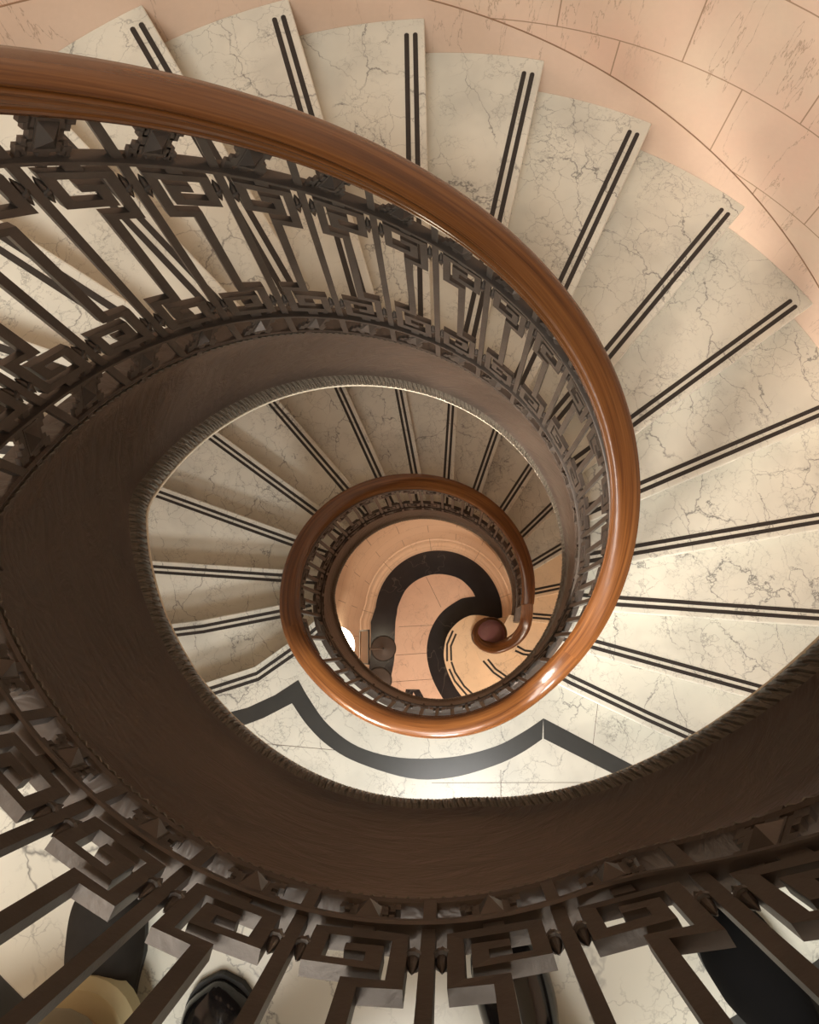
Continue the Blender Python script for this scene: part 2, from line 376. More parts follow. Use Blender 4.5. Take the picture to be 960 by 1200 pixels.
def landing(name, fa, fb, z, first):
    a = nose(*fa); b = nose(*fb)           # a : arrival nosing (left), b : first nosing of the next flight (right)
    poly = list(a[::-1])                   # wall -> well
    ta = math.atan2(a[0].y, a[0].x) % TW; tb = math.atan2(b[0].y, b[0].x) % TW
    n = 40
    for i in range(1, n): t = ta+(tb-ta)*i/n; poly.append(Vector((rin(t)*cos(t), rin(t)*sin(t))))
    bo = offset(b, .03)
    poly += bo
    poly += [Vector((1.35, -1.75)), Vector((2.98, -1.85)), Vector((2.98, -4.48)), Vector((-2.98, -4.48)), Vector((-2.98, -.7)), Vector((-1.98, -.62))]
    V, Fc = prism([(v.x, v.y) for v in poly], z-.036, z)
    o = tag(mk(name, V, Fc, MARB), kind='structure')
    # slab body under it
    body = [p for p in poly]
    V, Fc = prism([(v.x*1.0, v.y) for v in body], z-.16, z-.036)
    tag(mk('floor_slab', V, Fc, PLAST), kind='structure')
    for d in (.027, .060):
        V, Fc = prism(strip_poly(a, d, .0185, .0, .075), z-.004, z+.0012)
        place(mk('grip_strip', V, Fc, GRIP), o)
    # black border inlaid into the landing
    near = [(-.842, -.274), (-.806, -.393), (-.739, -.549), (-.61, -.70), (-.403, -.814), (-.138, -.88), (.096, -.887), (.26, -.855), (.387, -.815)]
    far = [(-.905, -.386), (-.852, -.519), (-.766, -.654), (-.631, -.78), (-.386, -.926), (-.166, -.98), (.069, -.979), (.22, -.955), (.35, -.915)]
    def smoothpl(p, m=5):
        out = []
        for i in range(len(p)-1):
            p0 = Vector(p[max(i-1, 0)]); p1 = Vector(p[i]); p2 = Vector(p[i+1]); p3 = Vector(p[min(i+2, len(p)-1)])
            for k in range(m):
                u = k/m; out.append(tuple(.5*((2*p1)+(p2-p0)*u+(2*p0-5*p1+4*p2-p3)*u*u+(3*p1-p0-3*p2+p3)*u**3)))
        return out+[p[-1]]
    nr, fr = smoothpl(near), smoothpl(far)
    z0, z1 = z-.003, z+.0008
    def inl(poly, m=GREYB):
        V, Fc = prism(poly, z0, z1); place(mk('border_inlay', V, Fc, m), o)
    inl(nr+fr[::-1])
    lt = [(-.842, -.274), (-.985, -.319), (-1.148, -.345), (-1.299, -.342), (-1.9, -.33)]; lb = [(-.905, -.386), (-1.074, -.421), (-1.234, -.435), (-1.9, -.44)]
    inl(lt+lb[::-1])
    inl([(.398, -.823), (.804, -1.196), (1.3, -1.66), (1.22, -1.73), (.685, -1.204), (.358, -.915), (.387, -.815)])
    for a_, b_ in (((-1.166, -.529), (-.735, -.685)), ((-.279, -.878-.1), (.562, -1.198)), ((.093, -1.008), (.02, -1.26)), ((.758, -.666), (.60, -1.01))):
        a_, b_ = Vector(a_), Vector(b_); d = (b_-a_).normalized()*.0012; n_ = Vector((-d.y, d.x))
        V, Fc = prism([tuple(a_+n_), tuple(a_-n_), tuple(b_-n_), tuple(b_+n_)], z0, z+.0006); place(mk('joint', V, Fc, SEAM), o)
    return o
lan1 = landing('floor_landing', ('M', 18), ('N', 1), Z1, True)
lan2 = landing('floor_upper_landing', ('N', 18), ('U', 1), Z2, False)

# ------------------------------------------------------------------ flights
def stringer(t0, t1, parent, struct=None):
    """brown fascia, rope bead, leaf moulding and plaster soffit lip along the well"""
    def prof(t):
        a, b = ztop(t), zbot(t)
        return [(.700, a+.001), (.645, a+.002), (.640, a), (.637, a-.007), (.641, a-.015), (.648, a-.022), (.649, a-.036),
                (.650, a-.052), (.659, a-.075), (.662, a-.12), (.664, (a+b)/2), (.662, b+.18), (.657, b+.135), (.652, b+.125), (.650, b+.119), (.660, b+.112), (.70, b+.11)]
    f_ = sweep('fascia', t0, t1, prof, FASC, None)
    if struct: f_.name = struct; tag(f_, kind='structure'); par = f_
    else: f_.name = 'stringer'; place(f_, parent); par = f_
    # rope bead below the curb
    def rope(t):
        a = ztop(t)-.030; k = .0035+.002*sin(t*.65/.008*TW/2)
        return [(.648-k, a+.5*k), (.648-k, a-.5*k), (.652, a-k), (.652, a+k)]
    sweep('rope_bead', t0, t1, rope, MOULD, par, step=rad(.35), smooth=False)
    # leaf moulding: repeated upright leaves
    V = []; Fc = []; n = int((t1-t0)*.66/.0027); rows = 8
    for i in range(n+1):
        t = t0+(t1-t0)*i/n; fr = (t*.66/.0165) % 1
        b = zbot(t); leaf = abs(2*fr-1)
        for j in range(rows+1):
            v = j/rows; cav = .663-.013*sin(pi*min(1, v*1.02))**.8-.005*v
            arch = 1 if leaf < .78*math.sqrt(max(0, 1-(max(0, v-.45)/.55)**2)) else 0
            inner = 1 if leaf < .38 and .18 < v < .72 else 0
            R_ = cav-.0045*arch+.004*inner
            if j == rows: R_ = .655
            V.append(P(t, b+.006+.112*v, R_))
        V.append(P(t, b+.118, .668)); V.append(P(t, b+.006, .668))
    m = rows+3
    for i in range(n):
        for j in range(m): a = i*m+j; c = i*m+(j+1) % m; Fc.append((a, c, c+m, a+m))
    place(mk('leaf_moulding', V, Fc, MOULD, None, False), par)
    def lip(t):
        b = zbot(t); return [(.660, b+.006), (.657, b+.003), (.657, b-.006), (.662, b-.010), (.74, b-.011), (.74, b+.006)]
    sweep('soffit_lip', t0, t1, lip, PLAST, par)
    return par

def soffit(t0, t1, zf, parent):
    V = []; Fc = []; n = int((t1-t0)/rad(3))
    for i in range(n+1):
        t = t0+(t1-t0)*i/n; z = zf(t)
        for RR, zc in ((.70*shp(t), z), (RO-.002, z), (RO-.002, z-.03), (.70*shp(t), z-.03)): V.append((RR*cos(t), RR*sin(t), zc))
    for i in range(n):
        for j in range(4): a = i*4+j; b = i*4+(j+1) % 4; Fc.append((a, b, b+4, a+4))
    Fc += [(0, 1, 2, 3), (4*n, 4*n+1, 4*n+2, 4*n+3)]
    place(mk('soffit', V, Fc, PLAST, None, True), parent)

# lower flight with its three curtail steps
FM = thing('stair_flight', (1.3, -.6, 0), 'lower marble flight curling up from the round newel to the first landing', 'staircase')
def smoothc(p, m=5):
    out = []
    for i in range(len(p)-1):
        p0 = Vector(p[max(i-1, 0)]); p1 = Vector(p[i]); p2 = Vector(p[i+1]); p3 = Vector(p[min(i+2, len(p)-1)])
        for k in range(m):
            u = k/m; out.append(.5*((2*p1)+(p2-p0)*u+(2*p0-5*p1+4*p2-p3)*u*u+(3*p1-p0-3*p2+p3)*u**3))
    return out+[Vector(p[-1])]
C1 = smoothc([(.50, -.20), (.43, -.153), (.344, -.117), (.252, -.105), (.132, -.142), (.026, -.222), (-.042, -.344), (-.065, -.45), (-.055, -.60), (-.018, -.74), (.05, -.874), (.2, -1.09), (.5, -1.4), (.85, -1.68), (1.1, -1.745)])
C2 = smoothc([(.243, -.42), (.246, -.512), (.278, -.60), (.324, -.68), (.375, -.74), (.46, -.82), (.7, -1.0), (1.1, -1.2), (1.62, -1.27)])
C3 = smoothc([(.50, -.42), (.519, -.483), (.554, -.537), (.616, -.576), (.713, -.608), (.95, -.68), (1.4, -.80), (1.90, -.82)])
n4 = nose('M', 4)
for k, c, z in ((1, C1, r), (2, C2, 2*r), (3, C3, 3*r)):
    nx = offset(n4, .05)
    inner = [Vector((.60, -.20)), Vector((.50, -.30))] if k > 1 else [Vector((.60, -.20))]
    poly = c+arcpts(c[-1], nx[-1], RO-.003, 8)+[nx[-1]*.998, nx[0]]+inner
    V, Fc = prism([(v.x, v.y) for v in poly], z-.034, z); o = mk('tread', V, Fc, MARB_S); place(o, FM)
    cin = offset(c, .02)
    cc = [v for v in cin]
    poly2 = cc+arcpts(c[-1], nx[-1], RO-.003, 8)+[nx[-1]*.998, nx[0]]+inner
    V, Fc = prism([(v.x, v.y) for v in poly2], z-r, z-.034); place(mk('riser', V, Fc, MARB_S), FM)
    SG = {1: [[(.087, -.195), (.0, -.301), (-.04, -.443)], [(.107, -.23), (.029, -.327), (-.001, -.448)], [(-.042, -.521), (-.022, -.64), (.085, -.864)], [(-.005, -.464), (.002, -.565), (.048, -.705), (.145, -.863)]],
          2: [[(.273, -.528), (.333, -.649), (.435, -.772), (.8, -1.0)], [(.317, -.525), (.362, -.628), (.475, -.761), (.85, -.97)]],
          3: [[(.561, -.511), (.62, -.56), (.716, -.598), (1.2, -.72)], [(.588, -.479), (.645, -.534), (.747, -.573), (1.25, -.69)]]}[k]
    for s in SG:
        pl = [Vector(a) for a in s]
        V, Fc = prism(strip_poly(pl, -.009, .018, 0, 0), z-.003, z+.0012); place(mk('grip_strip', V, Fc, GRIP), o)
for k in range(4, 18):
    mat = MARB_S if k < 6 else MARB
    tread('M', k, k*r, FM, nose('M', k+1), mat); riser('M', k, (k-1)*r, k*r-.036, FM, mat)
riser('M', 18, 17*r, 18*r-.036, FM)
stringer(T0, CUTS[1], FM)
soffit(rad(-20), rad(186), lambda t: r*(4+(t-Q['thM'])/Q['dM'])-.30, FM)

FN = thing('stair_flight', (.9, -1.1, Z1), 'long upper marble flight sweeping up against the pink stone wall', 'staircase')
for k in range(1, 18):
    tread('N', k, Z1+k*r, FN, nose('N', k+1)); riser('N', k, Z1+(k-1)*r, Z1+k*r-.036, FN)
riser('N', 18, Z2-r, Z2-.036, FN)
stringer(CUTS[2], CUTS[3], FN)
soffit(rad(-46), rad(186), lambda t: Z1+r*(1+(t-Q['thN'])/Q['dN'])-.30, FN)

FU = thing('stair_flight', (1.0, -1.2, Z2), 'first steps of the top marble flight leaving the near landing, bottom right', 'staircase')
for k in range(1, 5):
    tread('U', k, Z2+k*r, FU, nose('U', k+1)); riser('U', k, Z2+(k-1)*r, Z2+k*r-.036, FU)
stringer(CUTS[4], CUTS[5], FU)
stringer(CUTS[1], CUTS[2], None, 'trim_3')
stringer(CUTS[3], CUTS[4], None, 'trim_4')

# ------------------------------------------------------------------ balustrade
RI = .645; DEP = .0082       # ironwork centre radius, half depth
def bar_box(pts2, half, mapf):
    """mitred band along 2D path, extruded radially; mapf(s,v,d)->Vector"""
    n = len(pts2); Lf = []; Rt = []
    for i, (s, v) in enumerate(pts2):
        a = Vector(pts2[max(i-1, 0)]); b = Vector((s, v)); c = Vector(pts2[min(i+1, n-1)])
        d1 = (b-a).normalized() if i else (c-b).normalized(); d2 = (c-b).normalized() if i < n-1 else d1
        n1 = Vector((-d1.y, d1.x)); n2 = Vector((-d2.y, d2.x)); m = n1+n2
        m = m/m.length_squared*2 if m.length > 1e-6 else n1
        Lf.append(b+m*half); Rt.append(b-m*half)
    V = []
    for a, b in zip(Lf, Rt):
        V += [mapf(a.x, a.y, -DEP), mapf(b.x, b.y, -DEP), mapf(b.x, b.y, DEP), mapf(a.x, a.y, DEP)]
    Fc = []
    for i in range(n-1):
        for j in range(4): p_ = i*4+j; q_ = i*4+(j+1) % 4; Fc.append((p_, q_, q_+4, p_+4))
    Fc += [(0, 1, 2, 3), (4*n-4, 4*n-3, 4*n-2, 4*n-1)]
    return V, Fc
BP = [(.0008, -.024), (.0045, -.014), (.0062, -.006), (.0066, -.0035), (.0098, -.003), (.0104, 0), (.0098, .003), (.0066, .0035), (.0062, .006), (.0045, .014), (.0008, .024)]
_V = []; _F = []
for i in range(10):
    for R_, z in BP: _V.append((R_*cos(TW*i/10), R_*sin(TW*i/10), z))
for i in range(10):
    for j in range(10): a = i*11+j; b = ((i+1) % 10)*11+j; _F.append((a, b, b+1, a+1))
_F += [tuple(i*11 for i in range(10))[::-1], tuple(i*11+10 for i in range(10))]
BEAD = bpy.data.meshes.new('collar_bead'); BEAD.from_pydata(_V, [], _F); BEAD.materials.append(IRON)
# rosette: square pyramid stud on a small cross with curled leaves (x along rail, y radial (inward = -), z up)
def rosette_mesh():
    V = []; Fc = []
    def add(v, f): o = len(V); V.extend(v); Fc.extend([tuple(i+o for i in q) for q in f])
    def bx(x0, x1, y0, y1, z0, z1):
        add([(x, y, z) for x in (x0, x1) for y in (y0, y1) for z in (z0, z1)], [(0, 1, 3, 2), (4, 5, 7, 6), (0, 1, 5, 4), (2, 3, 7, 6), (0, 2, 6, 4), (1, 3, 7, 5)])
    bx(-.021, .021, -.006, .006, -.022, .022)
    add([(-.018, -.006, -.018), (.018, -.006, -.018), (.018, -.006, .018), (-.018, -.006, .018), (0, -.021, 0)], [(0, 1, 4), (1, 2, 4), (2, 3, 4), (3, 0, 4)])
    bx(-.009, .009, -.005, .005, -.044, .044)
    for s in (-1, 1):
        for q in (-1, 1):
            for x, z, h, w_ in ((.0250, .014, .008, .006), (.033, .021, .006, .006), (.041, .027, .0055, .005), (.034, .010, .0045, .005), (.043, .018, .004, .004)):
                bx(s*x-w_, s*x+w_, -.005, .005, q*z-h, q*z+h)
        bx(s*.024-.005, s*.024+.005, -.005, .005, -.009, .009)
    me = bpy.data.meshes.new('rosette'); me.from_pydata(V, [], Fc); me.materials.append(IRON); return me
ROS = rosette_mesh()
RAILP = [(-.030, -.088), (.028, -.088), (.032, -.074), (.034, -.060), (.043, -.050), (.046, -.034), (.044, -.016), (.034, -.005), (.018, 0), (0, .001), (-.018, 0), (-.032, -.004),
         (-.040, -.011), (-.0435, -.020), (-.0415, -.028), (-.0385, -.031), (-.043, -.033), (-.0455, -.037), (-.044, -.041), (-.0395, -.043), (-.0385, -.047), (-.041, -.053), (-.040, -.060), (-.0345, -.065), (-.034, -.069), (-.037, -.073), (-.036, -.080), (-.032, -.083)]
RC = .645
# angles of the plain bars
bars = []
a = -14.4
while a < 186: bars.append(a); a += 12.05
bars = [b for b in bars]
for k in range(9): bars.append(202.5+13.65*k)
a = 9.7+360-12.05*4
bars = [b for b in bars if b < 310]
while a < 360+192: bars.append(a); a += 12.05
for k in range(8): bars.append(360+205.1+13.6*k)
a = bars[-1]+12.4
while a < 716: bars.append(a); a += 12.05
LAB = ['iron balustrade of the lower flight, its wooden rail ending in the newel scroll',
       'iron balustrade with wooden rail edging the first landing with the curved black border',
       'dark iron key-pattern balustrade with wooden handrail sweeping up the long upper flight',
       'near iron balustrade at the bottom of the picture, in front of the standing feet',
       'iron balustrade rising at the bottom right beside the black-clad leg']
def rail_obj(t0, t1, par):
    def prof(t):
        z = zrail(t); return [(RC+x, z+y) for x, y in RAILP]
    o = sweep('handrail', t0, t1, prof, WOOD, par, step=rad(1.2))
    return o
for bi in range(5):
    t0, t1 = CUTS[bi], CUTS[bi+1]
    base = P(t0, ztop(t0), .66)
    B = thing('balustrade', base, LAB[bi], 'balustrade')
    rail_obj(t0 if bi else rad(-16), t1, B)
    sweep('bottom_bar', t0, t1, lambda t: [(RI-.015, zbar(t)), (RI+.019, zbar(t)), (RI+.019, zbar(t)+.010), (RI-.012, zbar(t)+.010), (RI-.015, zbar(t)+.007)], IRON, B)
    sweep('top_bar', t0, t1, lambda t: [(RI-.015, zhi(t)), (RI+.017, zhi(t)), (RI+.017, zhi(t)+.011), (RI-.012, zhi(t)+.011), (RI-.015, zhi(t)+.008)], IRON, B)
    sweep('rail_core', t0, t1, lambda t: [(RI-.014, zrail(t)-.096), (RI+.014, zrail(t)-.096), (RI+.014, zrail(t)-.087), (RI-.014, zrail(t)-.087)], IRON, B)
    mine = [i for i, b in enumerate(bars) if t0 <= rad(b) < t1]
    for i in mine:
        tb = rad(bars[i])
        def mp(s, v, d, tc=tb):
            t = tc+s/(RI*shp(tc)); zb, zt = ztop(t)-.004, zrail(t)-.09
            return P(t, zb+(zt-zb)*v, RI+d*.85)
        V, Fc = bar_box([(0, 0), (0, .25), (0, .5), (0, .75), (0, 1)], .0078, mp)
        place(mk('plain_bar', V, Fc, IRON), B)
        if i+1 >= len(bars): continue
        tn = rad(bars[i+1]); pitch = (tn-tb)*RI*shp(tb)
        tc = (tb+tn)/2
        w = .36*pitch-.009; H = zhi(tc)-(zbar(tc)+.009); mir = -1 if i % 2 else 1
        def mk2(s, v, d):
            t = tc+s/(RI*shp(tc)); zb = zbar(t)+.009; zt = zhi(t)
            return P(t, zb+v if v < H/2 else zt-(H-v), RI+d)
        k1 = .148; b_ = .0090; g_ = .020
        low = [(0, k1-b_+.002), (w, k1-b_+.002), (w, b_+g_), (-w, b_+g_), (-w, .102), (w*.42, .102), (w*.42, .062), (-w*.32, .062)]
        low = [(s*mir, v) for s, v in low]
        up = [(-s, H-v) for s, v in low]
        path = low[::-1]+[(0, H*.5-.001), (0, H*.5+.001)]+up
        # the stem meets the key at its middle: drop duplicate corner logic
        V, Fc = bar_box(path, b_, mk2)
        for v0, v1 in ((-.001, g_+.001), (H-g_-.001, H+.001)):
            V2, F2 = bar_box([(0, v0), (0, v1)], .012, mk2); o_ = len(V); V += V2; Fc += [tuple(q+o_ for q in f) for f in F2]
        kb = place(mk('key_baluster', V, Fc, IRON), B)
        # short lugs joining the key to top and bottom bars, beads joining it to the plain bars
        for v0 in (.066, H-.066):
            for sd in (-1, 1):
                s_ = sd*(w+b_+(pitch/2-w-2*b_)/2)
                o = link('collar_bead', BEAD, None); p_ = mk2(s_, v0, 0); t = tc+s_/(RI*shp(tc))
                o.location = p_; o.rotation_euler = (0, 0, t+pi/2); o.scale = (1.1, 1.1, 1.35); place(o, kb)
        for zc in ((ztop(tc)+zbar(tc))/2, (zhi(tc)+.011+zrail(tc)-.096)/2):
            o = link('rosette', ROS, None); p_ = P(tc, zc, RI)
            sl = math.atan2(zhi(tc+.05)-zhi(tc-.05), .1*RI*shp(tc)); xs = .8 if abs(sl) < .1 else 1
            m = Matrix.Translation(p_) @ Matrix.Rotation(tc-pi/2, 4, 'Z') @ Matrix.Rotation(sl, 4, 'Y')
            hh = (zbar(tc)-ztop(tc)+.004) if zc < zhi(tc) else (zrail(tc)-.096-zhi(tc)-.011+.004)
            o.matrix_world = m @ Matrix.Diagonal((xs, 1, hh/.088, 1)); place(o, B)
    if bi == 0: B0 = B
    # visible joint in the wood
for tj in (rad(385), rad(487), rad(318)):
    pass

# rail scroll into the newel
volp = [(P(rad(-16), 0, RC).x, P(rad(-16), 0, RC).y, zrail(rad(-16))), (.618, -.27, 1.60), (.580, -.345, 1.52), (.515, -.398, 1.45), (.43, -.425, 1.385), (.34, -.425, 1.34), (.262, -.375, 1.315), (.24, -.30, 1.305), (.275, -.235, 1.30), (.35, -.21, 1.30)]
def smooth3(p, m=6):
    out = []; p = [Vector(a) for a in p]
    for i in range(len(p)-1):
        p0, p1, p2, p3 = p[max(i-1, 0)], p[i], p[i+1], p[min(i+2, len(p)-1)]
        for k in range(m):
            u = k/m; out.append(.5*((2*p1)+(p2-p0)*u+(2*p0-5*p1+4*p2-p3)*u*u+(3*p1-p0-3*p2+p3)*u**3))
    return out+[p[-1]]
vp = smooth3(volp); V = []; Fc = []; UV = []; m = len(RAILP)
for i, p_ in enumerate(vp):
    d = (vp[min(i+1, len(vp)-1)]-vp[max(i-1, 0)]); d.z = 0; d.normalize(); inn = Vector((d.y, -d.x, 0))
    sc = 1-.35*max(0, (i/len(vp)-.5)*2)
    for j, (x, z) in enumerate(RAILP):
        V.append(p_-inn*x*sc*-1+Vector((0, 0, z*sc))); UV.append((i*.03, j/m))
for i in range(len(vp)-1):
    for j in range(m): a = i*m+j; b = i*m+(j+1) % m; Fc.append((a, b, b+m, a+m))
Fc += [tuple(range(m)), tuple(range((len(vp)-1)*m, len(vp)*m))]
o = mk('rail_scroll', V, Fc, WOOD, None, True, UV); place(o, B0)
def lathe(prof, cx, cy, n=40):
    V = []; Fc = []
    for i in range(n):
        t = TW*i/n
        for R_, z in prof: V.append((cx+R_*cos(t), cy+R_*sin(t), z))
    m = len(prof)
    for i in range(n):
        for j in range(m-1): a = i*m+j; b = ((i+1) % n)*m+j; Fc.append((a, a+1, b+1, b))
    Fc.append(tuple(i*m for i in range(n))); Fc.append(tuple(i*m+m-1 for i in range(n)))
    return V, Fc
NX, NY = .348, -.315
NP = thing('newel_post', (NX, NY, r), 'round newel post with a plum-coloured polished cap at the foot of the stairs', 'newel post')
V, Fc = lathe([(.115, r), (.115, r+.05), (.10, r+.07), (.085, r+.09), (.085, r+.13), (.07, r+.15)], NX, NY); place(mk('base', V, Fc, IRON, None, True), NP)
V, Fc = lathe([(.055, r+.14), (.05, .4), (.045, .7), (.05, 1.0), (.06, 1.08), (.07, 1.10), (.07, 1.15)], NX, NY); place(mk('shaft', V, Fc, IRON, None, True), NP)
V, Fc = lathe([(.105, 1.15), (.118, 1.16), (.122, 1.175), (.112, 1.19), (.108, 1.20), (.122, 1.22), (.131, 1.245), (.128, 1.27), (.118, 1.285), (.10, 1.292)], NX, NY); place(mk('rim', V, Fc, WOOD, None, True), NP)
V, Fc = lathe([(.108, 1.285), (.108, 1.298), (.10, 1.304), (.06, 1.308), (.01, 1.309)], NX, NY); place(mk('cap', V, Fc, CAP, None, True), NP)

# ------------------------------------------------------------------ ground floor under the lower flight
# drum wall: circular under the flight, then straight towards lower left
wl = []
for a_ in range(-22, 160, 3): wl.append((rad(a_), .672))
drum = [Vector((R_*cos(t)*1.01, R_*sin(t)*1.01)) for t, R_ in wl]
drum += [Vector((-.715, .12)), Vector((-.745, .0)), Vector((-.80, -.18)), Vector((-.89, -.44)), Vector((-1.03, -.85)), Vector((-1.2, -1.35))]
dz = []
for v in drum:
    t = math.atan2(v.y, v.x); t = t if t > -1 else t+TW
    dz.append(max(.12, min(Z1-.60, r*(4+(t-Q['thM'])/Q['dM'])-Q['drop']-.02)))
def wall_from(pts, zs, off, z0, name, mat, prof=None, kind='structure'):
    V = []; Fc = []; UV = []; s = 0
    for i, v in enumerate(pts):
        a = (pts[min(i+1, len(pts)-1)]-pts[max(i-1, 0)]).normalized(); nrm = Vector((-a.y, a.x))   # points to the well
        if i: s += (v-pts[i-1]).length
        pr = prof if prof else [(0, z0), (0, zs[i]), (-.1, zs[i]), (-.1, z0)]
        m = len(pr)
        for d, z in pr: q_ = v+nrm*d; V.append((q_.x, q_.y, min(z, zs[i]))); UV.append((s, z))
    for i in range(len(pts)-1):
        for j in range(m): a = i*m+j; b = i*m+(j+1) % m; Fc.append((a, b, b+m, a+m))
    Fc += [tuple(range(m)), tuple(range((len(pts)-1)*m, len(pts)*m))]
    return tag(mk(name, V, Fc, mat, None, True, UV), kind=kind)
wall_from(drum, dz, 0, 0, 'wall_drum', DRUM)
PL = [(0, .30), (.010, .295), (.016, .28), (.012, .265), (.018, .25), (.020, .18), (.030, .165), (.045, .15), (.050, .13), (.046, .11), (.052, .10), (.064, .085), (.068, .06), (.064, .04), (.070, .03), (.070, 0), (0, 0)]
wall_from(drum, [10]*len(drum), 0, 0, 'baseboard_drum', DRUM, [(d, z) for d, z in PL])

def floor_poly(name, poly, z0, z1, mat):
    V, Fc = prism(poly, z0, z1); return tag(mk(name, V, Fc, mat), kind='structure')
bin_ = [(-.70, -.80), (-.629, -.536), (-.524, -.309), (-.47, -.13), (-.421, .027), (-.386, .105), (-.348, .183), (-.233, .31), (-.073, .373), (.104, .365), (.275, .276), (.362, .145), (.385, .05)]
bo_ = [(v.x, v.y) for v in drum if v.y > -.9]
inn = smoothc(bin_)
outer = bo_[:][::1]
floor_poly('trim_5', [(v.x, v.y) for v in inn]+[(.62, -.2)]+outer+[(-1.0, -.8)], 0.0005, .002, BLACK)
co_ = smoothc([(.395, .06), (.30, .076), (.216, .071), (.038, .006), (-.101, -.113), (-.187, -.263), (-.223, -.425), (-.211, -.632), (-.132, -.875), (.05, -1.2), (.4, -1.55)])
floor_poly('trim_6', [(v.x, v.y) for v in co_]+[(.9, -1.7), (.7, -1.3), (.62, -.2), (.5, .0)], .0008, .0024, BLACK)
floor_poly('trim_7', [(-.489, -.599), (-.365, -.635), (-.317, -.826), (-.382, -.808), (-.427, -.645), (-.484, -.752), (-.54, -.721)], .0005, .002, BLACK)
# hairline joints of the ground floor slabs
for i, (a_, b_) in enumerate((((-.40, -.02), (-.05, -.10)), ((-.50, -.27), (-.20, -.33)), ((-.60, -.50), (-.20, -.58)), ((-.02, .37), (.04, .05)))):
    a_, b_ = Vector(a_), Vector(b_); d = (b_-a_).normalized(); n_ = Vector((-d.y, d.x))*.0016
    floor_poly('trim_%d' % (8+i), [tuple(a_+n_), tuple(a_-n_), tuple(b_-n_), tuple(b_+n_)], .0002, .0012, SEAM)

# sign stands
def stand(x, y, h, label, sign, group):
    T = thing('sign_stand', (x, y, 0), label, 'sign stand', None)
    V, Fc = lathe([(.114, .002), (.116, .012), (.110, .02), (.03, .028), (.012, .034)], x, y); place(mk('base', V, Fc, STB, None, True), T)
    V, Fc = lathe([(.118, .002), (.122, .008), (.118, .015), (.110, .0155)], x, y); place(mk('base_rim', V, Fc, DARKM, None, True), T)
    V, Fc = lathe([(.009, .03), (.009, h), (.013, h), (.013, h+.03)], x, y, 12); place(mk('pole', V, Fc, DARKM, None, True), T)
    if sign:
        # card holder, upright, its face towards the well
        def bx(x0, x1, y0, y1, z0, z1, nm, mt):
            V = [(a, b, c) for a in (x0, x1) for b in (y0, y1) for c in (z0, z1)]
            o = mk(nm, V, [(0, 1, 3, 2), (4, 5, 7, 6), (0, 1, 5, 4), (2, 3, 7, 6), (0, 2, 6, 4), (1, 3, 7, 5)], mt)
            return o
        bb = []
        for y0, y1, z0, z1 in ((-.12, .12, 0, .010), (-.12, .12, .16, .17), (-.12, -.11, 0, .17), (.11, .12, 0, .17)): bb.append((y0, y1, z0, z1))
        V = []; Fc = []
        for y0, y1, z0, z1 in bb:
            k = len(V); V += [(a, b, c) for a in (-.005, .005) for b in (y0, y1) for c in (z0, z1)]
            Fc += [tuple(q+k for q in f) for f in ((0, 1, 3, 2), (4, 5, 7, 6), (0, 1, 5, 4), (2, 3, 7, 6), (0, 2, 6, 4), (1, 3, 7, 5))]
        o = mk('sign_frame', V, Fc, DARKM); M_ = Matrix.Translation((x-.01, y+.02, h+.03)) @ Matrix.Rotation(rad(-15), 4, 'Z') @ Matrix.Rotation(rad(28), 4, 'Y')
        o.matrix_world = M_; place(o, T)
        c = bx(-.002, .002, -.11, .11, .009, .161, 'sign_card', SIGNF); c.matrix_world = M_; place(c, o)
    return T
stand(-.595, -.178, 1.75, 'tall dark stand with a framed sign on its pole, round base beside the curved wall', True, None)
stand(-.71, -.453, 1.70, 'dark stand on a round base half hidden by the landing edge, nearer the letter-like inlay', False, None)
# wall lamp
WL = thing('wall_lamp', (-.78, -.10, 1.55), 'glowing wall lamp on the pink curved wall of the ground floor', 'lamp')
V = []; Fc = []; na, nb = 14, 8
for i in range(na+1):
    a_ = pi*i/na
    for j in range(nb+1):
        b_ = pi/2*j/nb
        V.append((.125*sin(a_)*cos(b_), -.14*cos(a_)*cos(b_)*1.0, -.12*sin(b_)))
for i in range(na):
    for j in range(nb): a = i*(nb+1)+j; Fc.append((a, a+1, a+nb+2, a+nb+1))
Fc.append(tuple(i*(nb+1) for i in range(na+1)))
o = mk('lamp_shade', V, Fc, LAMP, None, True, fix=True); o.matrix_world = Matrix.Translation((-.785, -.10, 1.58)) @ Matrix.Rotation(rad(-16), 4, 'Z'); place(o, WL)
V, Fc = prism([(-.02, -.16), (.008, -.16), (.008, .16), (-.02, .16)], -.15, .03)
o = mk('wall_plate', V, Fc, DARKM); o.matrix_world = Matrix.Translation((-.79, -.10, 1.58)) @ Matrix.Rotation(rad(-16), 4, 'Z'); place(o, WL)

